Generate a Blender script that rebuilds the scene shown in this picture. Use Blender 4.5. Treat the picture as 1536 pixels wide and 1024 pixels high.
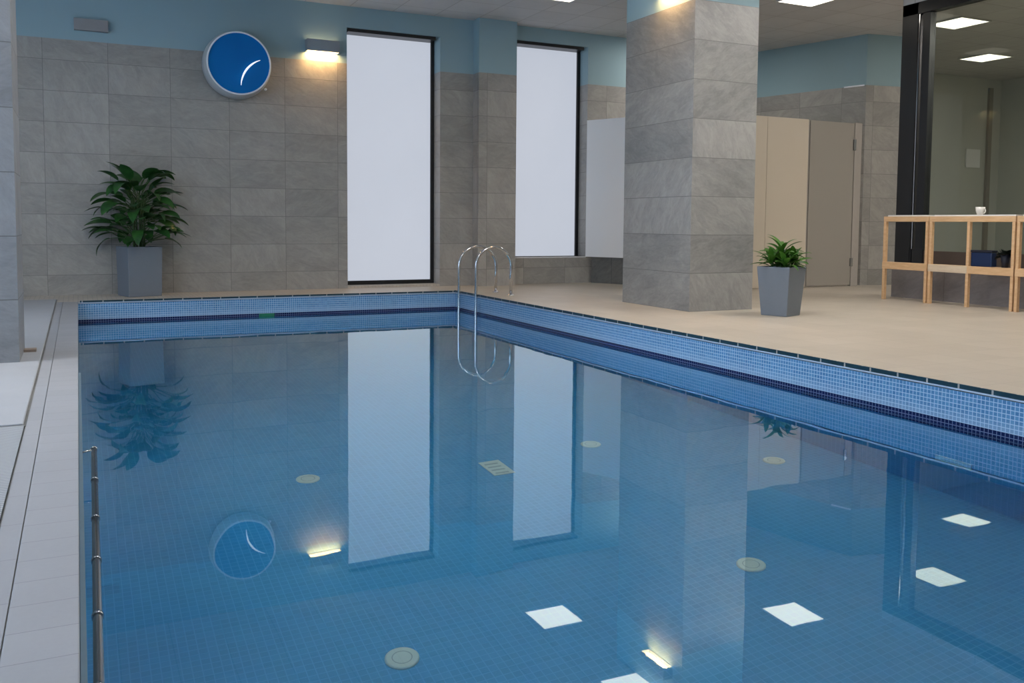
import bpy, bmesh, math, random
from mathutils import Vector, Matrix

for o in list(bpy.data.objects):
    bpy.data.objects.remove(o)
C = bpy.context.scene.collection
scn = bpy.context.scene

# ------------------------------------------------------------------ camera
HC = 0.9
cam_d = bpy.data.cameras.new('camera')
cam = bpy.data.objects.new('camera', cam_d)
C.objects.link(cam)
FPX = 1350.83
cam_d.sensor_width = 36.0
cam_d.lens = 36.0 * FPX / 1536.0
cam_d.shift_x = 0.0
cam_d.shift_y = -(512 - 421.767) / 1536.0
cam_d.clip_start = 0.05
yaw, pitch, roll = map(math.radians, (25.7357, 3.6791, 0.4476))
fwd = Vector((math.sin(yaw) * math.cos(pitch), math.cos(yaw) * math.cos(pitch), -math.sin(pitch)))
right = Vector((math.cos(yaw), -math.sin(yaw), 0))
up = right.cross(fwd)
r2 = math.cos(roll) * right + math.sin(roll) * up
u2 = -math.sin(roll) * right + math.cos(roll) * up
m = Matrix((r2, u2, -fwd)).transposed().to_4x4()
m.translation = Vector((-4.4381, -11.0004, HC))
cam.matrix_world = m
scn.camera = cam

# ------------------------------------------------------------------ world, exposure
w = bpy.data.worlds.new('world')
scn.world = w
w.use_nodes = True
w.node_tree.nodes['Background'].inputs[0].default_value = (0.55, 0.68, 0.85, 1)
w.node_tree.nodes['Background'].inputs[1].default_value = 0.35
scn.view_settings.view_transform = 'Standard'
scn.view_settings.look = 'None'
scn.view_settings.gamma = 1.0
scn.view_settings.use_curve_mapping = False
scn.view_settings.exposure = 0.42
scn.cycles.use_denoising = True
scn.cycles.max_bounces = 12
scn.cycles.diffuse_bounces = 6
scn.cycles.glossy_bounces = 6
scn.cycles.transmission_bounces = 8
scn.cycles.sample_clamp_indirect = 8.0
scn.cycles.caustics_reflective = True
scn.cycles.caustics_refractive = True

# light levels of the visible and the added lamps and windows
PANEL = 2.1          # ceiling panels
PANEL_COL = (1.0, 0.92, 0.78)
PANEL_ADDED = 22.0    # unseen panels added for brightness: near half, glass room, behind the pillar
WINDOW = 0.41        # frosted panes with daylight behind
WINDOW_COL = (0.88, 0.95, 1.10)
PANEL_ADDED_COL = (1.0, 0.94, 0.88)
ADDED_WINDOW = 4.0    # unseen left-wall windows, added to bring in cool light
SCONCE = 75.0
HCEIL = 3.776
WATER_Z = -0.235
PX = 0.03            # right edge of the pool
BACK = 0.986
POOL_L = -4.453
POOL_D = WATER_Z - 1.4
NEAR = -13.5

# ------------------------------------------------------------------ node helpers
def new_mat(name):
    mt = bpy.data.materials.new(name)
    mt.use_nodes = True
    nt = mt.node_tree
    for n in list(nt.nodes):
        nt.nodes.remove(n)
    out = nt.nodes.new('ShaderNodeOutputMaterial')
    return mt, nt, out

class NT:
    def __init__(s, nt):
        s.nt = nt
    def n(s, t, **kw):
        nd = s.nt.nodes.new(t)
        for k, v in kw.items():
            setattr(nd, k, v)
        return nd
    def link(s, a, b):
        s.nt.links.new(a, b)
    def math(s, op, a, b=None, c=None, clamp=False):
        nd = s.n('ShaderNodeMath', operation=op)
        nd.use_clamp = clamp
        for i, v in enumerate((a, b, c)):
            if v is None:
                continue
            if isinstance(v, (int, float)):
                nd.inputs[i].default_value = v
            else:
                s.link(v, nd.inputs[i])
        return nd.outputs[0]
    def mix(s, f, a, b, bt='MIX'):
        nd = s.n('ShaderNodeMix', data_type='RGBA', blend_type=bt)
        for sock, v in ((nd.inputs[0], f), (nd.inputs[6], a), (nd.inputs[7], b)):
            if isinstance(v, (int, float)):
                sock.default_value = v
            elif isinstance(v, tuple):
                sock.default_value = v if len(v) == 4 else (*v, 1)
            else:
                s.link(v, sock)
        return nd.outputs[2]
    def noise(s, vec, scale, detail=3, rough=0.55, dist=0.0):
        nd = s.n('ShaderNodeTexNoise')
        nd.inputs['Scale'].default_value = scale
        nd.inputs['Detail'].default_value = detail
        nd.inputs['Roughness'].default_value = rough
        nd.inputs['Distortion'].default_value = dist
        if vec is not None:
            s.link(vec, nd.inputs['Vector'])
        return nd.outputs[0]
    def xyz(s, a, b, c):
        nd = s.n('ShaderNodeCombineXYZ')
        for i, v in enumerate((a, b, c)):
            if isinstance(v, (int, float)):
                nd.inputs[i].default_value = v
            else:
                s.link(v, nd.inputs[i])
        return nd.outputs[0]
    def ramp(s, v, lo, hi):
        nd = s.n('ShaderNodeMapRange')
        nd.inputs[1].default_value = lo
        nd.inputs[2].default_value = hi
        s.link(v, nd.inputs[0])
        return nd.outputs[0]
    def principled(s, out, col, rough=0.5, metal=0.0, spec=0.5, bump=None, bs=0.2, bd=0.002):
        p = s.n('ShaderNodeBsdfPrincipled')
        for sock, v in ((p.inputs['Base Color'], col), (p.inputs['Roughness'], rough)):
            if isinstance(v, (int, float)):
                sock.default_value = v
            elif isinstance(v, tuple):
                sock.default_value = (*v, 1) if len(v) == 3 else v
            else:
                s.link(v, sock)
        p.inputs['Metallic'].default_value = metal
        p.inputs['Specular IOR Level'].default_value = spec
        if bump is not None:
            b = s.n('ShaderNodeBump')
            b.inputs['Strength'].default_value = bs
            b.inputs['Distance'].default_value = bd
            s.link(bump, b.inputs['Height'])
            s.link(b.outputs[0], p.inputs['Normal'])
        s.link(p.outputs[0], out.inputs[0])
        return p
    def pos(s):
        """World position and a (u, v) pair lying in the surface."""
        g = s.n('ShaderNodeNewGeometry')
        sp = s.n('ShaderNodeSeparateXYZ'); s.link(g.outputs['Position'], sp.inputs[0])
        sn = s.n('ShaderNodeSeparateXYZ'); s.link(g.outputs['True Normal'], sn.inputs[0])
        x, y, z = sp.outputs
        ax = s.math('ABSOLUTE', sn.outputs[0]); ay = s.math('ABSOLUTE', sn.outputs[1]); az = s.math('ABSOLUTE', sn.outputs[2])
        isx = s.math('GREATER_THAN', ax, ay)
        isz = s.math('GREATER_THAN', az, 0.7)
        uw = s.math('ADD', s.math('MULTIPLY', y, isx), s.math('MULTIPLY', x, s.math('SUBTRACT', 1.0, isx)))
        u = s.math('ADD', s.math('MULTIPLY', x, isz), s.math('MULTIPLY', uw, s.math('SUBTRACT', 1.0, isz)))
        v = s.math('ADD', s.math('MULTIPLY', y, isz), s.math('MULTIPLY', z, s.math('SUBTRACT', 1.0, isz)))
        return g.outputs['Position'], u, v, z
    def cells(s, u, v, cw, ch, ou=0.0, ov=0.0, gw=0.004, gh=None):
        """cell id vector, joint mask (1 in the joint)."""
        gh = gw if gh is None else gh
        uu = s.math('DIVIDE', s.math('SUBTRACT', u, ou), cw)
        vv = s.math('DIVIDE', s.math('SUBTRACT', v, ov), ch)
        iu = s.math('FLOOR', uu); iv = s.math('FLOOR', vv)
        fu = s.math('SUBTRACT', uu, iu); fv = s.math('SUBTRACT', vv, iv)
        du = s.math('MINIMUM', fu, s.math('SUBTRACT', 1.0, fu))
        dv = s.math('MINIMUM', fv, s.math('SUBTRACT', 1.0, fv))
        ju = s.math('LESS_THAN', du, gw / cw / 2)
        jv = s.math('LESS_THAN', dv, gh / ch / 2)
        j = s.math('MAXIMUM', ju, jv)
        wn = s.n('ShaderNodeTexWhiteNoise', noise_dimensions='2D')
        s.link(s.xyz(iu, iv, 0.0), wn.inputs['Vector'])
        return s.xyz(iu, iv, 0.0), wn, j

def plain(name, col, rough=0.5, metal=0.0, spec=0.5, var=0.06, scale=18.0):
    mt, nt, out = new_mat(name)
    t = NT(nt)
    g = t.n('ShaderNodeNewGeometry')
    nz = t.noise(g.outputs['Position'], scale, 3)
    c = t.mix(nz, tuple(k * (1 - var) for k in col), tuple(min(1, k * (1 + var)) for k in col))
    t.principled(out, c, rough, metal, spec)
    return mt

def emit(name, col, strength, var=0.0, base=(0.8, 0.8, 0.8)):
    mt, nt, out = new_mat(name)
    t = NT(nt)
    p = t.principled(out, base, 0.4)
    g = t.n('ShaderNodeNewGeometry')
    nz = t.noise(g.outputs['Position'], 1.3, 3)
    c = t.mix(nz, tuple(k * (1 - var) for k in col), tuple(k * (1 + var) for k in col))
    t.link(c, p.inputs['Emission Color'])
    p.inputs['Emission Strength'].default_value = strength
    return mt

def stone(name, cw, ch, ou, ov, dark, light, joint, gw=0.006, split=None, paint=None, rough=0.42):
    """Slate-look porcelain tiles; above z = split the wall is painted."""
    mt, nt, out = new_mat(name)
    t = NT(nt)
    P, u, v, z = t.pos()
    cid, wn, j = t.cells(u, v, cw, ch, ou, ov, gw)
    off = t.n('ShaderNodeVectorMath', operation='SCALE'); off.inputs['Scale'].default_value = 7.3
    t.link(wn.outputs['Color'], off.inputs[0])
    # diagonal brushed veins, every tile its own direction and offset
    rot = t.n('ShaderNodeVectorRotate', rotation_type='Z_AXIS')
    t.link(t.xyz(u, v, 0.0), rot.inputs['Vector'])
    t.link(t.math('ADD', t.math('MULTIPLY', t.math('SUBTRACT', wn.outputs['Value'], 0.5), 1.9), 0.45), rot.inputs['Angle'])
    st = t.n('ShaderNodeVectorMath', operation='MULTIPLY'); st.inputs[1].default_value = (1.5, 3.4, 1)
    t.link(rot.outputs[0], st.inputs[0])
    ad = t.n('ShaderNodeVectorMath', operation='ADD')
    t.link(st.outputs[0], ad.inputs[0]); t.link(off.outputs[0], ad.inputs[1])
    veins = t.noise(ad.outputs[0], 3.2, 9, 0.66, 0.9)
    fine = t.noise(ad.outputs[0], 16, 6, 0.7, 0.3)
    clouds = t.noise(ad.outputs[0], 0.9, 3, 0.5)
    f = t.math('ADD', t.math('MULTIPLY', veins, 0.65), t.math('MULTIPLY', fine, 0.35))
    f = t.math('ADD', f, t.math('MULTIPLY', t.math('SUBTRACT', clouds, 0.5), 0.5))
    f = t.math('ADD', f, t.math('MULTIPLY', t.math('SUBTRACT', wn.outputs['Value'], 0.5), 0.22))
    f = t.ramp(f, 0.3, 0.72)
    c = t.mix(f, dark, light)
    c = t.mix(j, c, joint)
    r = rough
    if split is not None:
        pn = t.noise(P, 2.0, 3)
        pc = t.mix(pn, tuple(k * 0.96 for k in paint), tuple(k * 1.04 for k in paint))
        s = t.math('GREATER_THAN', z, split)
        c = t.mix(s, c, pc)
        r = t.math('ADD', t.math('MULTIPLY', s, 0.3), rough)
    hb = t.math('SUBTRACT', t.math('MULTIPLY', f, 0.5), j)
    t.principled(out, c, r, 0, 0.4, hb, 0.25, 0.003)
    return mt

def mosaic(name, cell, tile, tile2, grout, gw, navy=None, pale=None, rough=0.18, var=0.5):
    mt, nt, out = new_mat(name)
    t = NT(nt)
    P, u, v, z = t.pos()
    cid, wn, j = t.cells(u, v, cell, cell, 0.0, 0.0, gw)
    big = t.noise(P, 1.1, 4, 0.6)
    f = t.math('ADD', t.math('MULTIPLY', wn.outputs['Value'], var), t.math('MULTIPLY', big, 1 - var))
    c = t.mix(f, tile, tile2)
    gr = grout
    if navy is not None:
        n0, n1, ncol, ngrout = navy
        inb = t.math('MULTIPLY', t.math('LESS_THAN', z, n1), t.math('GREATER_THAN', z, n0))
        c = t.mix(inb, c, ncol)
        gr = t.mix(inb, grout, ngrout)
    if pale is not None:       # lime deposit above the waterline and in patches along the wall
        p0, p1, pcol = pale
        pn = t.noise(P, 3.5, 4, 0.65)
        low = t.math('SUBTRACT', 1.0, t.ramp(z, p0, p1))
        k = t.math('MULTIPLY', t.math('ADD', low, t.math('MULTIPLY', pn, 0.35)), t.math('GREATER_THAN', z, p0))
        k = t.math('MULTIPLY', k, 0.55, clamp=True)
        c = t.mix(k, c, pcol)
    c = t.mix(j, c, gr)
    t.principled(out, c, rough, 0, 0.5, t.math('SUBTRACT', 1.0, j), 0.15, 0.001)
    return mt

def floor_tiles(name, cw, ch, ou, ov, a, b, joint, gw, mottled=1.2, rough=0.4):
    mt, nt, out = new_mat(name)
    t = NT(nt)
    P, u, v, z = t.pos()
    cid, wn, j = t.cells(u, v, cw, ch, ou, ov, gw)
    nz = t.noise(P, mottled, 6, 0.65)
    fine = t.noise(P, 60, 4, 0.7)
    f = t.math('ADD', t.math('MULTIPLY', nz, 0.6), t.math('MULTIPLY', fine, 0.25))
    f = t.math('ADD', f, t.math('MULTIPLY', wn.outputs['Value'], 0.15))
    f = t.ramp(f, 0.3, 0.7)
    c = t.mix(f, a, b)
    c = t.mix(j, c, joint)
    t.principled(out, c, rough, 0, 0.4, t.math('SUBTRACT', fine, j), 0.12, 0.002)
    return mt

# ------------------------------------------------------------------ materials
PAINT = (0.28, 0.405, 0.45)
M = {}
M['wall'] = stone('slate_wall', 0.70, 0.362, -0.57, 0.243, (0.25, 0.242, 0.226), (0.385, 0.368, 0.34), (0.165, 0.16, 0.155),
                  0.005, 3.02, PAINT)
M['pillar'] = stone('slate_pillar', 6.0, 0.398, 0.0, 0.0, (0.20, 0.20, 0.197), (0.36, 0.352, 0.335), (0.15, 0.15, 0.145),
                    0.006, 3.185, PAINT)
M['column'] = stone('slate_column', 6.0, 0.398, 0.0, 0.0, (0.19, 0.195, 0.205), (0.30, 0.31, 0.325), (0.13, 0.13, 0.13),
                    0.006)
M['plinth'] = stone('plinth_stone', 0.9, 0.7, 0.1, -0.1, (0.17, 0.155, 0.155), (0.25, 0.23, 0.23), (0.12, 0.11, 0.11))
M['darkstone'] = stone('dark_stone', 0.6, 0.6, 0.0, 0.41, (0.10, 0.10, 0.095), (0.19, 0.19, 0.175), (0.07, 0.07, 0.07))
M['ceiling'] = floor_tiles('ceiling_tiles', 0.6, 0.6, 0.1, 0.0, (0.50, 0.50, 0.50), (0.58, 0.58, 0.58), (0.38, 0.375, 0.37), 0.012, 3.0, 0.9)
M['deck'] = floor_tiles('beige_deck', 0.33, 0.33, 0.02, 0.0, (0.44, 0.385, 0.315), (0.55, 0.485, 0.405), (0.40, 0.35, 0.29), 0.005, 1.0, 0.38)
M['deck_back'] = floor_tiles('beige_small_tiles', 0.05, 0.05, 0, 0, (0.45, 0.40, 0.34), (0.58, 0.52, 0.45), (0.38, 0.35, 0.31), 0.006, 1.5, 0.4)
M['coping'] = floor_tiles('grey_coping', 0.1475, 0.155, -4.6, 0.02, (0.285, 0.297, 0.32), (0.335, 0.345, 0.37), (0.19, 0.19, 0.205), 0.0022, 2.0, 0.5)
M['gutter_strip'] = floor_tiles('grey_strip', 0.3, 0.31, -4.9, 0.05, (0.285, 0.297, 0.32), (0.33, 0.34, 0.365), (0.19, 0.19, 0.205), 0.0022, 2.0, 0.5)
M['slab'] = floor_tiles('pale_slab', 4.0, 8.0, -10, -12, (0.33, 0.35, 0.38), (0.39, 0.41, 0.44), (0.2, 0.2, 0.2), 0.002, 1.5, 0.5)
M['band'] = mosaic('pool_wall_mosaic', 0.025, (0.03, 0.15, 0.36), (0.11, 0.31, 0.56), (0.42, 0.59, 0.77), 0.0042,
                   navy=(WATER_Z - 0.11, WATER_Z + 0.034, (0.002, 0.010, 0.07), (0.12, 0.16, 0.30)),
                   pale=(WATER_Z + 0.034, WATER_Z + 0.11, (0.30, 0.42, 0.58)))
M['pool_floor'] = mosaic('pool_floor_mosaic', 0.037, (0.028, 0.335, 0.64), (0.045, 0.41, 0.75), (0.09, 0.47, 0.80), 0.004, rough=0.5)
M['lip'] = floor_tiles('dark_edge_tiles', 0.21, 0.21, 0.0, 0.07, (0.008, 0.035, 0.055), (0.016, 0.055, 0.08), (0.42, 0.40, 0.38), 0.012, 6, 0.3)
M['lip_light'] = plain('pale_edge_grout', (0.42, 0.52, 0.66), 0.5)
M['black'] = plain('black_frame', (0.008, 0.009, 0.011), 0.35, 0, 0.5)
M['steel'] = plain('polished_steel', (0.62, 0.63, 0.65), 0.12, 1.0)
M['steel_dull'] = plain('brushed_steel', (0.30, 0.31, 0.32), 0.2, 1.0)
M['channel'] = plain('pale_blue_channel', (0.17, 0.26, 0.32), 0.4)
M['white_plastic'] = plain('white_plastic', (0.62, 0.63, 0.64), 0.35)
M['clock_side'] = plain('pale_grey_metal', (0.46, 0.48, 0.49), 0.4)
M['rim_white'] = plain('white_rim', (0.85, 0.88, 0.92), 0.3)
M['pot'] = plain('grey_pot', (0.16, 0.185, 0.22), 0.5, 0, 0.4, 0.04)
M['soil'] = plain('soil', (0.02, 0.015, 0.01), 0.95, 0, 0.1, 0.5, 90)
M['sconce'] = plain('grey_lamp_metal', (0.24, 0.27, 0.30), 0.45)
M['box'] = plain('grey_wall_box', (0.27, 0.265, 0.27), 0.55)
M['panel_white'] = plain('white_laminate', (0.84, 0.845, 0.85), 0.32, 0, 0.5, 0.03, 1.0)
M['panel_beige'] = plain('beige_laminate', (0.62, 0.545, 0.44), 0.35, 0, 0.5, 0.03, 1.0)
M['door'] = plain('taupe_laminate', (0.31, 0.285, 0.25), 0.4, 0, 0.5, 0.04, 1.2)
M['post'] = plain('taupe_post', (0.37, 0.34, 0.305), 0.4)
M['plaster'] = plain('grey_plaster', (0.56, 0.57, 0.53), 0.8, 0, 0.2, 0.06, 1.2)
M['brown'] = plain('brown_panel', (0.07, 0.05, 0.04), 0.45)
M['dark_navy'] = plain('navy_fabric', (0.006, 0.008, 0.02), 0.6)
M['blue_box'] = plain('blue_plastic', (0.004, 0.018, 0.07), 0.4)
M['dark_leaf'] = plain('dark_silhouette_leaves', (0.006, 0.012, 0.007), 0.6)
M['cup'] = plain('white_ceramic', (0.72, 0.69, 0.63), 0.25)
M['cup_pink'] = plain('cream_ceramic', (0.68, 0.53, 0.45), 0.3)
M['green'] = plain('green_plastic', (0.0, 0.16, 0.08), 0.5)
M['disc'] = plain('cream_disc', (0.80, 0.97, 0.84), 0.5)
M['disc_dark'] = plain('grey_disc_detail', (0.42, 0.60, 0.55), 0.6)
M['wedge'] = plain('tan_block', (0.27, 0.22, 0.18), 0.7)
M['napkin'] = plain('white_paper', (0.72, 0.70, 0.66), 0.7)
M['window_pane'] = emit('frosted_pane', WINDOW_COL, WINDOW, 0.035, (0.12, 0.12, 0.12))
M['side_pane'] = emit('added_frosted_pane', (0.66, 0.86, 1.14), ADDED_WINDOW, 0.03)
M['panel_light'] = emit('lit_diffuser', PANEL_COL, PANEL)
M['added_panel_bright'] = emit('added_bright_diffuser', PANEL_ADDED_COL, PANEL_ADDED)
M['added_panel_mid'] = emit('added_mid_diffuser', PANEL_ADDED_COL, PANEL_ADDED * 0.3)
M['added_panel_dim'] = emit('added_dim_diffuser', PANEL_ADDED_COL, PANEL_ADDED * 0.12)
M['panel_frame'] = plain('panel_frame_white', (0.6, 0.6, 0.58), 0.5)
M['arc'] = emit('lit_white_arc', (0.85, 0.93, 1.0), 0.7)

def wood(name, a, b):
    mt, nt, out = new_mat(name)
    t = NT(nt)
    g = t.n('ShaderNodeNewGeometry')
    mp = t.n('ShaderNodeVectorMath', operation='MULTIPLY'); mp.inputs[1].default_value = (14, 2.5, 14)
    t.link(g.outputs['Position'], mp.inputs[0])
    f = t.noise(mp.outputs[0], 3.0, 5, 0.6, 0.4)
    t.principled(out, t.mix(t.ramp(f, 0.3, 0.7), a, b), 0.42)
    return mt
M['wood'] = wood('birch_wood', (0.60, 0.37, 0.19), (0.72, 0.48, 0.27))
M['wood_pale'] = wood('pale_wood', (0.60, 0.47, 0.33), (0.68, 0.56, 0.42))

def leaf_mat(name, a, b):
    mt, nt, out = new_mat(name)
    t = NT(nt)
    g = t.n('ShaderNodeNewGeometry')
    f = t.noise(g.outputs['Position'], 9, 4)
    c = t.mix(t.ramp(f, 0.3, 0.7), a, b)
    p = t.principled(out, c, 0.32, 0, 0.45)
    tr = t.n('ShaderNodeBsdfTranslucent')
    t.link(c, tr.inputs[0])
    mx = t.n('ShaderNodeMixShader'); mx.inputs[0].default_value = 0.2
    t.link(p.outputs[0], mx.inputs[1]); t.link(tr.outputs[0], mx.inputs[2])
    t.link(mx.outputs[0], out.inputs[0])
    return mt
M['leaf'] = leaf_mat('deep_green_leaf', (0.012, 0.055, 0.016), (0.04, 0.14, 0.03))
M['leaf2'] = leaf_mat('mid_green_leaf', (0.03, 0.11, 0.015), (0.085, 0.22, 0.03))
M['stem'] = plain('green_stem', (0.05, 0.10, 0.03), 0.5)

def water_mat():
    mt, nt, out = new_mat('clear_pool_water')
    t = NT(nt)
    g = t.n('ShaderNodeNewGeometry')
    sc = t.n('ShaderNodeVectorMath', operation='MULTIPLY'); sc.inputs[1].default_value = (1.0, 1.0, 1.0)
    t.link(g.outputs['Position'], sc.inputs[0])
    n1 = t.noise(sc.outputs[0], 1.6, 2, 0.5)
    b = t.n('ShaderNodeBump'); b.inputs['Strength'].default_value = 0.05; b.inputs['Distance'].default_value = 0.02
    t.link(n1, b.inputs['Height'])
    fr = t.n('ShaderNodeFresnel'); fr.inputs['IOR'].default_value = 1.333
    t.link(b.outputs[0], fr.inputs['Normal'])
    fac = t.math('ADD', t.math('MULTIPLY', fr.outputs[0], 1.2), 0.12, clamp=True)
    gl = t.n('ShaderNodeBsdfGlossy'); gl.inputs['Roughness'].default_value = 0.012
    gl.inputs['Color'].default_value = (0.86, 0.97, 0.98, 1)
    rf = t.n('ShaderNodeBsdfRefraction'); rf.inputs['IOR'].default_value = 1.333; rf.inputs['Roughness'].default_value = 0.0
    rf.inputs['Color'].default_value = (0.93, 0.99, 1.0, 1)
    for s in (gl, rf):
        t.link(b.outputs[0], s.inputs['Normal'])
    mx = t.n('ShaderNodeMixShader')
    t.link(fac, mx.inputs[0]); t.link(rf.outputs[0], mx.inputs[1]); t.link(gl.outputs[0], mx.inputs[2])
    t.link(mx.outputs[0], out.inputs[0])
    return mt
M['water'] = water_mat()

def glass_mat():
    mt, nt, out = new_mat('tinted_glazing')
    t = NT(nt)
    fr = t.n('ShaderNodeFresnel'); fr.inputs['IOR'].default_value = 1.2
    gl = t.n('ShaderNodeBsdfGlossy'); gl.inputs['Roughness'].default_value = 0.0
    tr = t.n('ShaderNodeBsdfTransparent'); tr.inputs[0].default_value = (0.80, 0.83, 0.80, 1)
    mx = t.n('ShaderNodeMixShader')
    t.link(fr.outputs[0], mx.inputs[0]); t.link(tr.outputs[0], mx.inputs[1]); t.link(gl.outputs[0], mx.inputs[2])
    t.link(mx.outputs[0], out.inputs[0])
    return mt
M['glass'] = glass_mat()

def dish_mat():
    mt, nt, out = new_mat('blue_dish')
    t = NT(nt)
    g = t.n('ShaderNodeNewGeometry')
    f = t.noise(g.outputs['Position'], 2.0, 2)
    t.principled(out, t.mix(f, (0.002, 0.13, 0.42), (0.002, 0.19, 0.54)), 0.5, 0, 0.12)
    return mt
M['dish'] = dish_mat()

# ------------------------------------------------------------------ mesh helpers
def bm_new():
    return bmesh.new()

def box(bm, x0, x1, y0, y1, z0, z1):
    vs = [bm.verts.new((x, y, z)) for z in (z0, z1) for y in (y0, y1) for x in (x0, x1)]
    for f in ((0, 2, 3, 1), (4, 5, 7, 6), (0, 1, 5, 4), (2, 6, 7, 3), (0, 4, 6, 2), (1, 3, 7, 5)):
        bm.faces.new([vs[i] for i in f])
    return vs

def obox(bm, p, q, th, z0, z1):
    """Upright slab from p to q (xy), thickness th to the left of p->q."""
    p = Vector(p); q = Vector(q)
    d = (q - p).normalized(); n = Vector((-d.y, d.x)) * th
    c = [p, q, q + n, p + n]
    lo = [bm.verts.new((a.x, a.y, z0)) for a in c]
    hi = [bm.verts.new((a.x, a.y, z1)) for a in c]
    bm.faces.new(lo[::-1]); bm.faces.new(hi)
    for i in range(4):
        k = (i + 1) % 4
        bm.faces.new((lo[i], lo[k], hi[k], hi[i]))

def tube(bm, pts, r, seg=12, cap=True):
    pts = [Vector(p) for p in pts]
    rings = []
    t0 = (pts[1] - pts[0]).normalized()
    nrm = t0.orthogonal().normalized()
    for i, p in enumerate(pts):
        a = pts[max(i - 1, 0)]; b = pts[min(i + 1, len(pts) - 1)]
        t = (b - a).normalized()
        nrm = (nrm - t * nrm.dot(t)).normalized()
        bn = t.cross(nrm)
        rr = r[i] if isinstance(r, (list, tuple)) else r
        rings.append([bm.verts.new(p + (nrm * math.cos(2 * math.pi * k / seg) + bn * math.sin(2 * math.pi * k / seg)) * rr) for k in range(seg)])
    for a, b in zip(rings, rings[1:]):
        for k in range(seg):
            f = bm.faces.new((a[k], a[(k + 1) % seg], b[(k + 1) % seg], b[k])); f.smooth = True
    if cap:
        bm.faces.new(rings[0][::-1]); bm.faces.new(rings[-1])

def lathe(bm, prof, origin, axis='Z', seg=48, close=True):
    """profile of (radius, height) about axis; 'Y' points toward -y (the viewer)."""
    o = Vector(origin); rings = []
    for r, h in prof:
        ring = []
        for k in range(seg):
            a = 2 * math.pi * k / seg
            if axis == 'Z':
                v = Vector((r * math.cos(a), r * math.sin(a), h))
            else:
                v = Vector((r * math.cos(a), -h, r * math.sin(a)))
            ring.append(bm.verts.new(o + v))
        rings.append(ring)
    for a, b in zip(rings, rings[1:]):
        for k in range(seg):
            f = bm.faces.new((a[k], a[(k + 1) % seg], b[(k + 1) % seg], b[k])); f.smooth = True
    if close:
        bm.faces.new(rings[0][::-1]); bm.faces.new(rings[-1])

def obj(name, bm, mat, parent=None, bevel=0.0, recalc=True):
    if recalc:
        bmesh.ops.recalc_face_normals(bm, faces=bm.faces)
    me = bpy.data.meshes.new(name)
    bm.to_mesh(me); bm.free()
    for mm in (mat if isinstance(mat, (list, tuple)) else [mat]):
        me.materials.append(mm)
    o = bpy.data.objects.new(name, me)
    C.objects.link(o)
    if bevel:
        md = o.modifiers.new('bevel', 'BEVEL'); md.width = bevel; md.segments = 2; md.limit_method = 'ANGLE'
    if parent is not None:
        o.parent = parent
        o.matrix_parent_inverse = Matrix.Translation(-parent.location)
    return o

def boxobj(name, b, mat, parent=None, bevel=0.0):
    bm = bm_new(); box(bm, *b)
    return obj(name, bm, mat, parent, bevel)

def struct(o, kind='structure'):
    o['kind'] = kind
    return o

def thing(name, label, cat, loc, group=None):
    o = bpy.data.objects.new(name, None)
    o.empty_display_size = 0.1
    C.objects.link(o)
    o.location = loc
    o['label'] = label; o['category'] = cat
    if group:
        o['group'] = group
    return o

def tag(o, label, cat, group=None):
    o['label'] = label; o['category'] = cat
    if group:
        o['group'] = group
    return o

def dup(root, delta, label, group=None):
    r = root.copy(); C.objects.link(r)
    r.location = root.location + Vector(delta)
    r['label'] = label
    if group:
        r['group'] = group
    for ch in list(root.children):
        c = ch.copy(); C.objects.link(c); c.parent = r
        c.matrix_parent_inverse = ch.matrix_parent_inverse.copy()
        for g in list(ch.children):
            d = g.copy(); C.objects.link(d); d.parent = c
            d.matrix_parent_inverse = g.matrix_parent_inverse.copy()
    return r

# ------------------------------------------------------------------ building shell
W1 = (-1.142, 0.195)       # first window opening
W1Z = (0.03, 3.50)
W2 = (1.22, 2.592)
W2Z = (0.405, 3.575)
GY = 1.25                  # plane of the panes

bm = bm_new()
yb = BACK + 0.34
box(bm, -8.2, W1[0], BACK, yb, 0, HCEIL)
box(bm, W1[0], W1[1], BACK, yb, W1Z[1], HCEIL)
box(bm, W1[1], W2[0], BACK, yb, 0, HCEIL)
box(bm, W2[0], W2[1], BACK, yb, W2Z[1], HCEIL)
box(bm, W2[0], W2[1], BACK, yb, 0, W2Z[0])
box(bm, W2[1], 6.6, BACK, yb, 0, HCEIL)
struct(obj('wall_back', bm, M['wall']))
struct(boxobj('trim_1', (0.70, 1.29, 0.78, BACK, 0, HCEIL), M['wall']))            # pier between the windows
struct(boxobj('trim_2', (W2[0], W2[1], BACK - 0.012, GY - 0.03, W2Z[0] - 0.02, W2Z[0]), M['white_plastic']))  # sill
struct(boxobj('trim_3', (W1[0], W1[1], BACK, yb, -0.12, 0.03), M['deck_back']))

# oblique block at the right of the changing cubicles
bm = bm_new()
pts = [(5.79, 0.986), (6.30, -0.95), (7.12, -1.10), (7.12, 0.986)]
lo = [bm.verts.new((x, y, 0)) for x, y in pts]; hi = [bm.verts.new((x, y, HCEIL)) for x, y in pts]
bm.faces.new(lo[::-1]); bm.faces.new(hi)
for i in range(4):
    k = (i + 1) % 4
    bm.faces.new((lo[i], lo[k], hi[k], hi[i]))
struct(obj('wall_right', bm, M['wall']))
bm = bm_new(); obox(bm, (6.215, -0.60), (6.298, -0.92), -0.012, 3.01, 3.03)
struct(obj('trim_gleam', bm, M['rim_white']))  # white strip paints in a gleam along the tile edge

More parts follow.
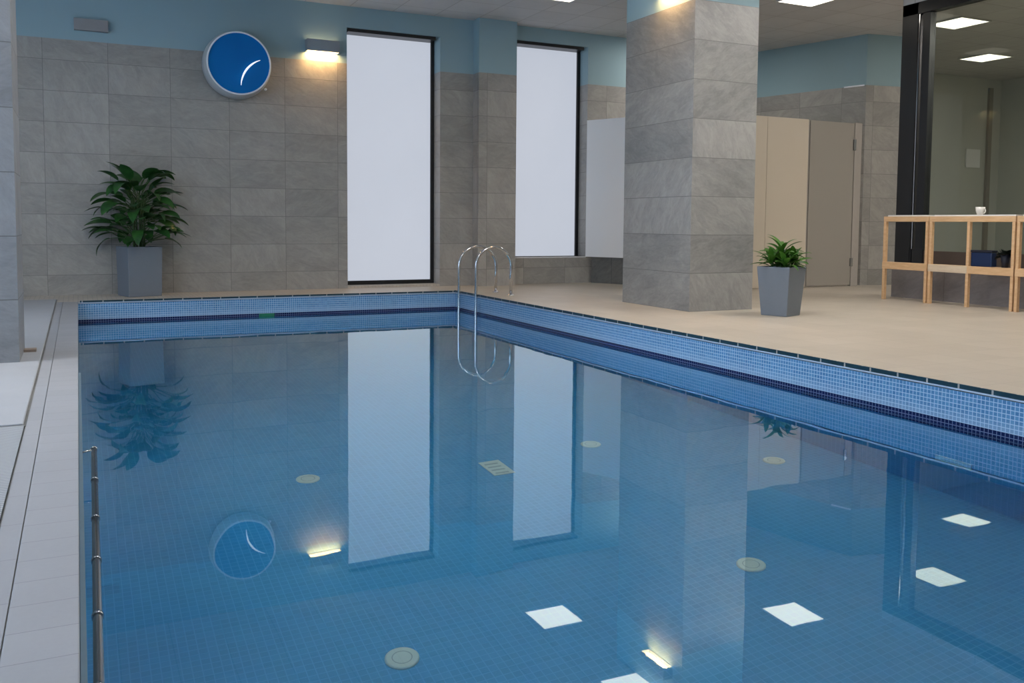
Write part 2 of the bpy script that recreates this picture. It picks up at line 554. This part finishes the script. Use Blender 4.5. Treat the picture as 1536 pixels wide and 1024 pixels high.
# shell: left wall with windows added for light, near wall, far right room
bm = bm_new()
LW = [(-11.6, -10.2), (-9.0, -7.6), (-6.4, -5.0), (-3.2, -1.8)]
ys = NEAR
for a, b in LW:
    box(bm, -8.4, -8.0, ys, a, 0, HCEIL)
    box(bm, -8.4, -8.0, a, b, 3.5, HCEIL)
    box(bm, -8.4, -8.0, a, b, 0, 0.4)
    ys = b
box(bm, -8.4, -8.0, ys, yb, 0, HCEIL)
struct(obj('wall_left', bm, M['wall']))
bm = bm_new(); box(bm, -8.4, 12.4, NEAR - 0.3, NEAR, 0, HCEIL)
struct(obj('wall_front', bm, M['wall']))
bm = bm_new()
box(bm, 7.12, 12.4, 0.986, yb, 0, HCEIL)
struct(obj('wall_far', bm, M['plaster']))
struct(boxobj('wall_east', (12.0, 12.4, NEAR, 0.986, 0, HCEIL), M['plaster']))
struct(boxobj('ceiling', (-8.4, 12.4, NEAR - 0.3, yb, HCEIL, HCEIL + 0.2), M['ceiling']))

# windows 1-2 (back wall), frosted and lit from outside
def back_window(name, x0, x1, z0, z1, bottom):
    r = thing(name, '', '', (0.5 * (x0 + x1), GY, z0))
    del r['label']; del r['category']; struct(r)
    bm = bm_new(); box(bm, x0 + 0.0, x1 - 0.02, GY, GY + 0.02, z0, z1 - 0.02)
    obj('pane', bm, M['window_pane'], r)
    bm = bm_new()
    box(bm, x1 - 0.05, x1, GY - 0.03, GY + 0.03, z0, z1)
    box(bm, x0, x0 + 0.03, GY - 0.03, GY + 0.03, z0, z1)
    box(bm, x0 + 0.03, x1 - 0.05, BACK + 0.04, GY + 0.03, z1 - 0.045, z1)
    if bottom:
        box(bm, x0 + 0.03, x1 - 0.05, GY - 0.03, GY + 0.03, z0, z0 + 0.055)
    obj('window_frame', bm, M['black'], r)
    return r
back_window('window_1', W1[0], W1[1], 0.03, 3.50, True)
back_window('window_2', W2[0], W2[1], 0.405, 3.575, False)
for i, (a, b) in enumerate(LW):  # unseen glowing windows added to light the room from the left
    r = struct(bpy.data.objects.new('window_%d' % (i + 3), None)); C.objects.link(r); r.location = (-8.2, a, 0.4)
    boxobj('pane', (-8.24, -8.22, a, b, 0.4, 3.5), M['side_pane'], r)
    bm = bm_new()
    box(bm, -8.26, -8.19, a, a + 0.05, 0.4, 3.5); box(bm, -8.26, -8.19, b - 0.05, b, 0.4, 3.5)
    box(bm, -8.26, -8.19, a, b, 3.45, 3.5); box(bm, -8.26, -8.19, a, b, 0.4, 0.45)
    obj('window_frame', bm, M['black'], r)

# decks
struct(boxobj('floor', (PX, 12.4, NEAR, BACK, -0.026, 0), M['deck']))
bm = bm_new(); box(bm, -4.66, PX, 0.0, BACK, -0.026, 0); box(bm, -8.4, -4.66, 0.39, BACK, -0.026, 0)
struct(obj('floor_back', bm, M['deck_back']))
struct(boxobj('floor_coping', (-4.6, POOL_L, NEAR, 0.0, -0.026, 0.0), M['coping'], bevel=0.003))
struct(boxobj('floor_strip', (-4.66, -4.603, NEAR, 0.0, -0.15, -0.001), M['gutter_strip']))
struct(boxobj('floor_joint', (-4.665, -4.6, NEAR, 0.0, -0.16, -0.006), M['darkstone']))
struct(boxobj('floor_slab', (-8.4, -4.672, -6.53, 0.385, -0.15, 0.003), M['slab'], bevel=0.006))
struct(boxobj('floor_joint_dark', (-8.4, -4.66, -6.56, 0.392, -0.16, -0.004), M['darkstone']))
def ribbed_mat():
    mt, nt, out = new_mat('ribbed_grating')
    t = NT(nt)
    P, u, v, z = t.pos()
    cid, wn, j = t.cells(u, v, 0.5, 0.022, 0.0, 0.0, 0.004, 0.007)
    t.principled(out, t.mix(j, (0.36, 0.385, 0.41), (0.17, 0.18, 0.20)), 0.5, 0, 0.5, t.math('SUBTRACT', 1.0, j), 0.5, 0.004)
    return mt
M['ribbed'] = ribbed_mat()
struct(boxobj('floor_grating', (-8.4, -4.668, NEAR, -6.56, -0.15, -0.001), M['ribbed']))
struct(boxobj('floor_base', (-8.4, POOL_L, NEAR, 0.0, -0.25, -0.15), M['plaster']))

# pool basin: walls and floor
ZS = WATER_Z - 0.11
for nm, z0, z1, mm in (('pool_wall', ZS, -0.026, 'band'), ('pool_wall_lower', POOL_D, ZS, 'pool_floor')):
    bm = bm_new()
    box(bm, PX, PX + 0.15, NEAR, 0.0, z0, z1)
    box(bm, POOL_L - 0.15, PX + 0.15, 0.0, 0.15, z0, z1)
    box(bm, POOL_L - 0.15, POOL_L, NEAR, 0.0, z0, z1)
    box(bm, POOL_L - 0.15, PX + 0.15, NEAR - 0.15, NEAR, z0, z1)
    struct(obj(nm, bm, M[mm]))
struct(boxobj('pool_floor', (POOL_L - 0.15, PX + 0.15, NEAR - 0.15, 0.15, POOL_D - 0.1, POOL_D), M['pool_floor']))
# dark edge tiles and the pale grout line beneath them
bm = bm_new(); box(bm, PX - 0.006, PX + 0.006, NEAR, 0.006, -0.010, 0.016); box(bm, POOL_L + 0.02, PX - 0.006, -0.006, 0.006, -0.010, 0.010)
struct(obj('trim_5', bm, M['lip']))
bm = bm_new(); box(bm, PX - 0.007, PX + 0.1, NEAR, 0.1, -0.020, -0.010); box(bm, POOL_L, PX - 0.007, -0.007, 0.1, -0.020, -0.010)
box(bm, PX, PX + 0.1, NEAR, 0.1, -0.026, -0.020); box(bm, POOL_L, PX, 0.0, 0.1, -0.026, -0.020)
struct(obj('trim_6', bm, M['lip_light']))
# water
bm = bm_new()
vs = [bm.verts.new(p) for p in ((POOL_L, NEAR, WATER_Z), (PX, NEAR, WATER_Z), (PX, 0, WATER_Z), (POOL_L, 0, WATER_Z))]
bm.faces.new(vs)
struct(obj('pool_water', bm, M['water'], recalc=False))

# ------------------------------------------------------------------ pillars
struct(boxobj('pillar', (1.25, 2.075, -3.43, -2.16, 0, HCEIL), M['pillar']))
struct(boxobj('pillar', (-5.6, -4.785, -4.58, -3.95, 0, HCEIL), M['column']))

# ------------------------------------------------------------------ changing cubicles
t = thing('cubicle_side_screen', 'white screen panel hung above a dark stone base beside the second window', 'screen', (2.8, 0.6, 0))
bm = bm_new(); obox(bm, (2.60, 0.97), (3.12, -0.15), -0.03, 0.40, 2.47)
obj('screen_panel', bm, M['panel_white'], t)
bm = bm_new(); obox(bm, (2.76, 0.97), (3.28, -0.15), -0.10, 0.0, 0.40)
obj('stone_base', bm, M['darkstone'], t)['label'] = 'dark stone base'
t = thing('cubicle', 'beige cubicle panel with taupe door behind the free-standing pillar', 'cubicle', (5.0, -1.0, 0))
for a, b, mm in ((3.55, 4.335, 'panel_beige'), (4.34, 5.10, 'panel_beige')):
    boxobj('side_panel', (a, b, -1.04, -1.0, 0.01, 2.43), M[mm], t, 0.002)
d = boxobj('door', (5.125, 5.985, -1.05, -1.01, 0.02, 2.42), M['door'], t, 0.003)
d['label'] = 'taupe door'
boxobj('hinge', (5.965, 6.01, -1.07, -1.04, 2.02, 2.18), M['steel_dull'], d)
boxobj('hinge', (5.965, 6.01, -1.07, -1.04, 0.30, 0.42), M['steel_dull'], d)
boxobj('door_post', (6.0, 6.14, -1.05, -0.99, 0.0, 2.43), M['post'], t, 0.002)
boxobj('edge_strip', (5.103, 5.122, -1.035, -1.005, 0.01, 2.42), M['post'], t)

# ------------------------------------------------------------------ glazed partition on the right
GX = 5.0
GL = -2.72
t = thing('glazed_partition', 'tall black-framed glass wall on a grey stone plinth behind the wooden shelves', 'glass wall', (GX, -6, 0))
boxobj('plinth', (GX - 0.04, GX + 0.2, NEAR, GL, 0, 0.40), M['plinth'], t)
bm = bm_new()
box(bm, GX, GX + 0.14, GL - 0.23, GL, 0.40, 3.67)             # corner post
box(bm, GX + 0.02, GX + 0.12, GL - 0.40, GL - 0.29, 0.40, 3.67)
box(bm, GX, GX + 0.14, NEAR, GL, 3.53, 3.67)                  # head
box(bm, GX, GX + 0.14, GL - 0.42, GL - 0.22, 0.40, 0.62)
for yy in (-5.18, -7.6, -10.0):
    box(bm, GX, GX + 0.14, yy - 0.1, yy, 0.40, 3.70)
obj('frame', bm, M['black'], t)
boxobj('rod', (GX + 0.0, GX + 0.012, GL - 0.262, GL - 0.25, 0.02, 3.52), M['steel'], t)['label'] = 'thin bright steel rod'
boxobj('bottom_rail', (GX + 0.02, GX + 0.12, NEAR, GL - 0.42, 0.40, 0.60), M['brown'], t)['label'] = 'dark brown bottom rail'
boxobj('glass_pane', (GX + 0.06, GX + 0.075, NEAR, GL - 0.3, 0.60, 3.55), M['glass'], t)
struct(boxobj('trim_7', (GX, GX + 0.14, NEAR, GL, 3.671, HCEIL), M['ceiling']))
# things seen through the glass
tag(boxobj('notice_board', (11.03, 11.42, 0.955, 0.98, 2.05, 2.40), M['panel_white']), 'small pale notice board on the far wall behind the glass', 'notice board')
tag(boxobj('door_jamb', (11.60, 11.70, 0.93, 0.98, 0.0, 3.6), M['door']), 'dark upright strip on the far wall seen through the glass', 'strip')
random.seed(5)
def leaf(bm, bmst, base, az, el0, pet, ln, wd, curl, fold=0.25, pr=0.004, mat_index=0):
    """petiole then blade along an arching midrib"""
    p = Vector(base); el = el0
    n1 = 5; pts = [p.copy()]
    for i in range(n1):
        p = p + Vector((math.cos(az) * math.cos(el), math.sin(az) * math.cos(el), math.sin(el))) * (pet / n1)
        el -= curl * 0.35 * pet / n1 / 0.2
        pts.append(p.copy())
    if bmst is not None and pet > 0.02:
        tube(bmst, pts, pr, 5, False)
    n2 = 8; rows = []
    side0 = Vector((-math.sin(az), math.cos(az), 0))
    tw = random.uniform(-0.4, 0.4)
    for i in range(n2 + 1):
        s = i / n2
        d = Vector((math.cos(az) * math.cos(el), math.sin(az) * math.cos(el), math.sin(el)))
        nn = side0.cross(d)
        sd = (side0 * math.cos(tw) + nn * math.sin(tw))
        hw = wd * 0.5 * (math.sin(math.pi * min(1, s ** 0.8)) ** 0.85) + 0.0008
        un = sd.cross(d)
        rows.append((p + sd * hw + un * -hw * fold, p.copy(), p - sd * hw + un * -hw * fold))
        p = p + d * (ln / n2)
        el -= curl * ln / n2 / 0.2
    vr = [[bm.verts.new(q) for q in r] for r in rows]
    for a, b in zip(vr, vr[1:]):
        for k in range(2):
            f = bm.faces.new((a[k], a[k + 1], b[k + 1], b[k])); f.smooth = True

t = thing('storage_box', 'small dark blue box on the lower board of the middle wooden shelf stand', 'box', (4.60, -4.27, 0.4625))
boxobj('body', (4.555, 4.645, -4.41, -4.155, 0.4625, 0.62), M['blue_box'], t, 0.008)
boxobj('lid', (4.55, 4.65, -4.415, -4.152, 0.6205, 0.645), M['dark_navy'], t, 0.006)
t = thing('dark_plant', 'small almost black leafy plant in shadow on the lower board of the middle shelf stand', 'plant', (4.60, -4.54, 0.4625))
bm = bm_new(); lathe(bm, [(0.035, 0), (0.048, 0.14), (0.042, 0.14), (0.04, 0.12)], (4.60, -4.54, 0.4625), 'Z', 20)
obj('pot', bm, M['dark_navy'], t)
bm = bm_new(); bs = bm_new()
for i in range(46):
    a = random.uniform(0, 6.28)
    leaf(bm, bs, (4.60, -4.54 + random.uniform(-.02, .02), 0.58), math.pi / 2 * random.choice((-1, 1)) + random.uniform(-.45, .45) if i % 3 else a,
         random.uniform(-0.1, 1.2), 0.03, random.uniform(0.05, 0.085), 0.05, 1.6)
for v in bm.verts:
    v.co.x = max(4.50, min(4.70, v.co.x)); v.co.y = max(-4.65, v.co.y); v.co.z = max(0.47, v.co.z)
obj('foliage', bm, M['dark_leaf'], t, recalc=False); obj('stems', bs, M['dark_leaf'], t)

# ------------------------------------------------------------------ wooden shelf stands
FX = 4.53
def stand(y1, y0, mids, label, pale=False, dx=0.0):
    """stand from y1 (far) to y0 (near)"""
    r = thing('shelf_stand', label, 'shelf', (FX + dx, 0.5 * (y0 + y1), 0), None)
    x0 = FX + dx; x1 = x0 + 0.12
    for yy in [y1 - 0.02] + mids + [y0 + 0.02]:
        boxobj('leg', (x0, x0 + 0.045, yy - 0.017, yy + 0.017, 0, 0.956), M['wood'], r, 0.003)
    # front and back rails at the top and at mid height
    for xx in (x0 + 0.002, x1 - 0.022):
        boxobj('rail', (xx, xx + 0.02, y0, y1, 0.957, 1.020), M['wood'], r, 0.003)
    cuts = [y1] + mids + [y0]
    for k, (a, b) in enumerate(zip(cuts, cuts[1:])):
        o = boxobj('rail', (x0 - 0.004, x0 + 0.016, b + 0.001, a - 0.001, 0.378, 0.462), M['wood_pale'] if (pale and k == 0) else M['wood'], r, 0.003)
        if pale and k == 0:
            o['label'] = 'pale unfinished rail'
    boxobj('rail', (x1 - 0.016, x1 + 0.004, y0, y1, 0.378, 0.462), M['wood'], r, 0.003)
    boxobj('shelf', (x0 + 0.02, x1 - 0.02, y0 + 0.003, y1 - 0.003, 0.44, 0.462), M['wood'], r)
    boxobj('tabletop', (x0 + 0.006, x1 - 0.004, y0 + 0.003, y1 - 0.06, 1.0205, 1.036), M['napkin'], r)['label'] = 'white top board'
    return r
stand(-2.95, -3.60, [], 'short wooden shelf stand with two bays of legs, nearest the cubicle door')
stand(-3.615, -4.69, [-4.13], 'long wooden shelf stand in the middle, with a pale rail and a cup on top', True)
stand(-4.705, -5.8, [-5.25], 'wooden shelf stand cut off by the right edge of the photo', False)

def cup(loc, mat, label, r=0.05, h=0.085):
    o = thing('cup', label, 'cup', loc)
    bm = bm_new(); lathe(bm, [(r * 0.62, 0), (r * 0.9, h * 0.5), (r, h), (r * 0.92, h), (r * 0.82, h * 0.5), (r * 0.5, 0.008)], loc, 'Z', 28)
    obj('bowl', bm, mat, o)
    bm = bm_new()
    pts = [Vector(loc) + Vector((0.0, -r * 0.85 - 0.022 * math.sin(a), h * 0.5 + 0.026 * math.cos(a))) for a in [math.pi * k / 8 for k in range(9)]]
    tube(bm, pts, 0.005, 8)
    obj('handle', bm, mat, o)
cup((4.595, -4.22, 1.0365), M['cup'], 'small white cup on the middle wooden shelf stand')
cup((4.60, -4.93, 1.0365), M['cup_pink'], 'cream cup at the right edge of the photo on a shelf stand', 0.055, 0.09)

# ------------------------------------------------------------------ ladder grab rails
def grab_rail(y, label, lx, fx, top):
    r = thing('grab_rail', label, 'handrail', (fx, y, 0), 'stainless pool ladder rails')
    rad = (fx - lx) / 2
    cx = lx + rad
    h = top - rad
    pts = [(lx, y, -1.1), (lx, y, -0.6), (lx, y, -0.2), (lx, y, h - 0.05)]
    for k in range(17):
        a = math.pi - math.pi * k / 16
        pts.append((cx + rad * math.cos(a), y, h + rad * math.sin(a)))
    pts += [(fx, y, h - 0.05), (fx, y, 0.0)]
    bm = bm_new(); tube(bm, pts, 0.0195, 16)
    obj('tube', bm, M['steel'], r)
    bm = bm_new(); lathe(bm, [(0.042, 0), (0.042, 0.006), (0.024, 0.014)], (fx, y, 0), 'Z', 24)
    obj('base_flange', bm, M['steel'], r)
    return r
grab_rail(-0.32, 'curved stainless ladder rail nearer the far corner of the pool', -0.045, 0.475, 0.60)
grab_rail(-0.87, 'curved stainless ladder rail nearer the free-standing pillar', -0.045, 0.43, 0.605)

# ------------------------------------------------------------------ rail on the left pool wall
RZ = -0.12
def rx(y):
    return -4.3925 - (-6.6 - y) * 0.0105
t = thing('wall_rail', 'stainless tube rail with collars along the left pool wall', 'rail', (-4.40, -8.5, RZ))
bm = bm_new(); tube(bm, [(rx(y), y, RZ) for y in (-6.63, -8, -9.4, -11.5)], 0.0118, 14)
obj('tube', bm, M['steel_dull'], t)
DY = [-6.63, -7.16, -7.66, -8.08, -8.50, -8.90, -9.4]
for k, y in enumerate(DY):
    bm = bm_new(); tube(bm, [(rx(y), y - 0.008, RZ), (rx(y), y + 0.008, RZ)], 0.0148, 14)
    obj('collar', bm, M['steel'], t)
    if k in (0, 5):
        bm = bm_new(); tube(bm, [(POOL_L, y - 0.02, RZ - 0.005), (rx(y) - 0.008, y - 0.01, RZ)], 0.005, 8)
        obj('bracket', bm, M['steel'], t)
tag(boxobj('wall_channel', (POOL_L + 0.001, POOL_L + 0.014, NEAR + 0.2, -4.75, -0.17, -0.06), M['channel']),
    'pale metal strip fixed low along the left pool wall', 'strip')
t = thing('rail_clamp', 'small steel clamp at the bottom edge beside the left pool wall rail', 'clamp', (-4.36, -8.9, RZ))
boxobj('arm', (POOL_L, -4.365, -8.93, -8.915, RZ - 0.03, RZ - 0.018), M['steel_dull'], t)
boxobj('pin', (-4.372, -4.364, -8.932, -8.905, RZ - 0.03, RZ + 0.005), M['steel'], t)

# ------------------------------------------------------------------ pool fittings
def inlet(x, y, label):
    r = thing('floor_inlet', label, 'pool inlet', (x, y, POOL_D), 'round floor inlets in the pool')
    bm = bm_new(); lathe(bm, [(0.070, 0), (0.070, 0.008), (0.062, 0.012)], (x, y, POOL_D), 'Z', 40)
    obj('disc', bm, M['disc'], r)
    bm = bm_new(); rings = []
    for k in range(33):
        a = k * math.pi / 16; wv = 0.0022
        rings.append([bm.verts.new((x + q * math.cos(a), y + q * math.sin(a), POOL_D + 0.0125)) for q in (0.040 - wv, 0.040 + wv)])
    for p0, p1 in zip(rings, rings[1:]):
        bm.faces.new((p0[0], p0[1], p1[1], p1[0]))
    obj('slot', bm, M['disc_dark'], r)
    return r
inlet(-3.29, -7.62, 'round cream inlet on the pool floor, nearest the bottom edge')
inlet(-1.52, -7.65, 'round cream inlet on the pool floor, right of the pillar reflection')
inlet(-3.22, -5.66, 'round cream inlet on the pool floor, left of the bright window reflection')
inlet(-1.31, -5.77, 'faint round inlet on the pool floor between second window and pillar reflections')
inlet(-0.43, -6.59, 'faint round inlet on the pool floor close to the right pool wall')
t = thing('mirrored_sign_plate', 'small white plate with dark marks on the pool floor, added for a mirrored sign', 'plate', (-2.09, -5.92, POOL_D))  # plate added in place of a sign mirrored in the water
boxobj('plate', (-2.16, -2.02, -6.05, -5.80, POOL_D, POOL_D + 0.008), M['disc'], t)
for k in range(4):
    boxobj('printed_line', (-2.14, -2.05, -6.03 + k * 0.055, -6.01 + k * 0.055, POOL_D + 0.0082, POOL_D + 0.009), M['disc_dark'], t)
t = thing('wall_plate', 'long white plate low on the right pool wall under water', 'plate', (PX, -7.54, -1.03))
boxobj('plate', (PX - 0.012, PX, -7.66, -7.43, -1.085, -0.98), M['disc'], t)
boxobj('printed_line', (PX - 0.0135, PX - 0.0122, -7.62, -7.47, -1.04, -1.025), M['disc_dark'], t)
tag(boxobj('marker_tile', (-2.50, -2.32, -0.012, 0.0, WATER_Z - 0.06, WATER_Z + 0.03), M['green']),
    'small green marker at the waterline of the far pool wall', 'marker')

# ------------------------------------------------------------------ wall fittings
def sconce(name, c, ax, label, lit, mat, half=0.215, hgt=0.15, dep=0.12):
    """box lamp; ax 'Y' hangs on the back wall, ax 'X' on the pillar's left face"""
    x, y, z = c
    r = thing(name, label, 'wall lamp', c)
    bm = bm_new()
    th = 0.008
    def b(x0, x1, y0, y1, z0, z1):
        if ax == 'Y':
            box(bm, x + x0, x + x1, y - y1, y - y0, z + z0, z + z1)
        else:
            box(bm, x - y1, x - y0, y + x0, y + x1, z + z0, z + z1)
    b(-half, half, dep - th, dep, 0, hgt)
    b(-half, half, 0, th, 0, hgt)
    b(-half, -half + th, th, dep - th, 0, hgt)
    b(half - th, half, th, dep - th, 0, hgt)
    obj('housing', bm, mat, r)
    bm = bm_new()
    b(-half + th + .002, half - th - .002, th + .002, dep - th - .002, 0.045, 0.055)
    obj('lower_diffuser', bm, M['lamp_down'] if lit else mat, r)
    bm = bm_new()
    b(-half + th + .002, half - th - .002, th + .002, dep - th - .002, hgt - 0.03, hgt - 0.02)
    obj('upper_diffuser', bm, M['lamp_up'] if lit else mat, r)
    return r
M['lamp_down'] = emit('warm_lamp_down', (1.0, 0.58, 0.22), SCONCE)
M['lamp_up'] = emit('warm_lamp_up', (1.0, 0.72, 0.42), SCONCE * 0.03)
sconce('wall_lamp', (-1.485, BACK, 3.13), 'Y', 'grey box wall lamp glowing warm between the round wall dish and window', True, M['sconce'])
sconce('wall_lamp', (1.25, -3.05, 3.36), 'X', 'grey box wall lamp high on the left face of the free-standing pillar', True, M['sconce'])
tag(boxobj('junction_box', (-4.43, -4.06, BACK - 0.07, BACK, 3.135, 3.27), M['box'], bevel=0.004),
    'small plain grey box high on the wall at upper left', 'box')

# round blue dish (clock-like)
cx, cz = -2.585, 2.86
t = thing('wall_clock', 'large round blue wall dish in a white rim with a white arc', 'clock', (cx, BACK, cz))
R0 = 0.385
DEP = 0.28
bm = bm_new(); lathe(bm, [(R0 * 1.02, 0), (R0 * 1.085, 0.05), (R0 * 1.075, 0.15), (R0 * 1.0, DEP - 0.01), (R0 * 0.97, DEP - 0.01), (R0 * 0.965, DEP - 0.06)], (cx, BACK, cz), 'Y', 72, False)
obj('drum', bm, M['clock_side'], t)
bm = bm_new()
pr = [(R0 * 0.985, DEP - 0.012), (R0 * 1.012, DEP - 0.006), (R0 * 1.012, DEP + 0.006), (R0 * 0.985, DEP + 0.012), (R0 * 0.962, DEP + 0.004), (R0 * 0.962, DEP - 0.012)]
lathe(bm, pr + [pr[0]], (cx, BACK, cz), 'Y', 72, False)
obj('rim', bm, M['rim_white'], t)
bm = bm_new()
prof = [(R0 * 0.965 * math.sin(a), DEP - 0.002 - 0.03 * math.cos(a)) for a in [math.pi / 2 * k / 14 for k in range(14, -1, -1)]]
prof[-1] = (0.001, prof[-1][1])
lathe(bm, prof, (cx, BACK, cz), 'Y', 72, False)
obj('dish', bm, M['dish'], t)
bm = bm_new()
pts = []; rr = []
for k in range(15):
    s = k / 14
    a = math.radians(178 - 68 * s)
    q = Vector((0.36 + 0.36 * math.cos(a), 0, -0.30 + 0.36 * math.sin(a)))
    pts.append((cx + q.x + 0.02, BACK - DEP + 0.0, cz + q.z + 0.02)); rr.append(0.003 + 0.009 * math.sin(math.pi * s))
tube(bm, pts, rr, 8)
obj('arc', bm, M['arc'], t)
bm = bm_new(); lathe(bm, [(0.016, 0), (0.016, 0.03), (0.008, 0.036)], (cx + 0.33, BACK - 0.2, cz - 0.29), 'Y', 16)
obj('knob', bm, M['rim_white'], t)

tag(boxobj('door_wedge', (-4.785, -4.71, -4.12, -4.02, 0.003, 0.02), M['wedge']), 'tan wedge on the floor against the left pillar', 'wedge')

# ------------------------------------------------------------------ ceiling panels
def ceil_panel(x, y, label, s=0.6, mat='panel_light'):
    r = thing('ceiling_light', label, 'ceiling light', (x, y, HCEIL), 'square ceiling light panels')
    h = s / 2
    boxobj('diffuser', (x - h + 0.02, x + h - 0.02, y - h + 0.02, y + h - 0.02, HCEIL - 0.012, HCEIL - 0.002), M[mat], r)
    bm = bm_new()
    for b in ((x - h, x + h, y - h, y - h + 0.02), (x - h, x + h, y + h - 0.02, y + h), (x - h, x - h + 0.02, y - h + 0.02, y + h - 0.02), (x + h - 0.02, x + h, y - h + 0.02, y + h - 0.02)):
        box(bm, *b, HCEIL - 0.014, HCEIL - 0.001)
    obj('frame', bm, M['panel_frame'], r)
    return r
ceil_panel(1.08, -0.9, 'lit square ceiling panel at the top edge, left of the free-standing pillar')
ceil_panel(4.0, -2.15, 'lit square ceiling panel at the top edge, right of the free-standing pillar')
ceil_panel(6.82, -2.08, 'lit square ceiling panel behind the glass, larger and closer to the frame')
ceil_panel(9.52, -0.50, 'lit square ceiling panel behind the glass, thinner and further back')
ceil_panel(1.05, -2.85, 'square ceiling panel seen only mirrored in the water at the bottom edge')
for x in (-6.2, -3.0, 0.2, 3.3):  # unseen panels added to raise the light level over the pool
    for y, lv in ((-4.85, 'added_panel_bright'), (-7.6, 'added_panel_mid'), (-10.4, 'added_panel_dim')):
        ceil_panel(x, y, 'large unseen ceiling light panel added for brightness above the near half of the pool', 0.9, lv)
for x in (7.0, 9.6):  # extra unseen panels added to brighten the room behind the glass
    for y in (-4.9, -7.5):
        ceil_panel(x, y, 'large unseen ceiling light panel added to brighten the room behind the glass', 0.8, 'added_panel_bright')
ceil_panel(3.95, 0.2, 'unseen ceiling light panel added behind the free-standing pillar to brighten the cubicles', 0.6, 'added_panel_bright')  # added light for the cubicle corner, kept out of sight

# ------------------------------------------------------------------ potted plants
def pot(parent, cx, cy, w0, w1, h, ang, zb=0.0):
    bm = bm_new()
    def ring(wd, z):
        return [bm.verts.new((cx + wd * 0.7071 * math.cos(ang + math.pi / 2 * k + math.pi / 4), cy + wd * 0.7071 * math.sin(ang + math.pi / 2 * k + math.pi / 4), z)) for k in range(4)]
    rs = [ring(w0, zb), ring(w1, zb + h), ring(w1 - 0.03, zb + h), ring(w1 - 0.035, zb + h - 0.04)]
    bm.faces.new(rs[0][::-1])
    for a, b in zip(rs, rs[1:]):
        for k in range(4):
            bm.faces.new((a[k], a[(k + 1) % 4], b[(k + 1) % 4], b[k]))
    o = obj('pot', bm, M['pot'], parent, 0.006)
    bm = bm_new(); bm.faces.new(ring_soil(bm, cx, cy, w1 - 0.037, ang, zb + h - 0.035))
    obj('soil', bm, M['soil'], parent)
    return o
def ring_soil(bm, cx, cy, wd, ang, z):
    return [bm.verts.new((cx + wd * 0.7071 * math.cos(ang + math.pi / 2 * k + math.pi / 4), cy + wd * 0.7071 * math.sin(ang + math.pi / 2 * k + math.pi / 4), z)) for k in range(4)]

random.seed(11)
px, py = -3.78, 0.66
t = thing('potted_plant', 'tall bushy green plant in a grey square planter against the back wall', 'potted plant', (px, py, 0))
pot(t, px, py, 0.385, 0.405, 0.59, math.radians(16))
bm = bm_new(); bs = bm_new()
N = 105
for i in range(N):
    s = i / N
    az = i * 2.39996 + random.uniform(-.3, .3)
    # stems reach several heights; outer leaves low, upright ones in the middle
    z0 = 0.55
    tier = random.random()
    r0 = random.uniform(0.0, 0.10)
    hgt = 0.05 + 0.92 * tier
    b = (px + r0 * math.cos(az), py + r0 * math.sin(az), z0 + hgt * 0.75)
    el = random.uniform(0.25, 0.9) + 0.35 * (tier > 0.8)
    pet = random.uniform(0.14, 0.40) * (1.0 - 0.45 * tier)
    leaf(bm, bs, b, az, el, pet, random.uniform(0.24, 0.35), random.uniform(0.115, 0.15), random.uniform(0.4, 0.95), 0.2, 0.005)
for i in range(14):
    az = i * 2.4
    r0 = 0.06
    tube(bs, [(px + r0 * math.cos(az), py + r0 * math.sin(az), 0.55), (px + r0 * 1.1 * math.cos(az), py + r0 * 1.1 * math.sin(az), 0.85), (px + 1.3 * r0 * math.cos(az + .4), py + 1.3 * r0 * math.sin(az + .4), 1.15)], 0.008, 6)
bmesh.ops.translate(bm, verts=[v for v in bm.verts if v.co.y > BACK - 0.02], vec=(0, 0, 0))
for v in bm.verts:
    if v.co.y > BACK - 0.03:
        v.co.y = BACK - 0.03 - 0.25 * (v.co.y - BACK + 0.03)
for v in bs.verts:
    if v.co.y > BACK - 0.03:
        v.co.y = BACK - 0.03
obj('foliage', bm, M['leaf'], t, recalc=False)
obj('stems', bs, M['stem'], t)

random.seed(3)
px, py = 1.92, -4.04
t = thing('potted_plant', 'low spiky-leaved green plant in a tapered grey planter beside the free-standing pillar', 'potted plant', (px, py, 0))
pot(t, px, py, 0.28, 0.355, 0.49, math.radians(20))
bm = bm_new(); bs = bm_new()
cl = [(0, 0, 0.20, 20), (-0.11, 0.03, 0.09, 14), (0.10, -0.05, 0.09, 14), (0.03, 0.11, 0.10, 12), (-0.05, -0.11, 0.06, 13), (0.11, 0.07, 0.10, 9)]
for dx, dy, hh, n in cl:
    tube(bs, [(px + dx * .8, py + dy * .8, 0.44), (px + dx, py + dy, 0.47 + hh)], 0.010, 8)
    for i in range(n):
        s = i / n
        az = i * 2.39996 + random.uniform(-.3, .3)
        leaf(bm, None, (px + dx, py + dy, 0.45 + hh * (0.4 + 0.6 * s)), az, 0.35 + 0.95 * s, 0.01, random.uniform(0.18, 0.25), random.uniform(0.048, 0.062), random.uniform(0.7, 1.2), 0.3)
obj('foliage', bm, M['leaf2'], t, recalc=False)
obj('stems', bs, M['stem'], t)
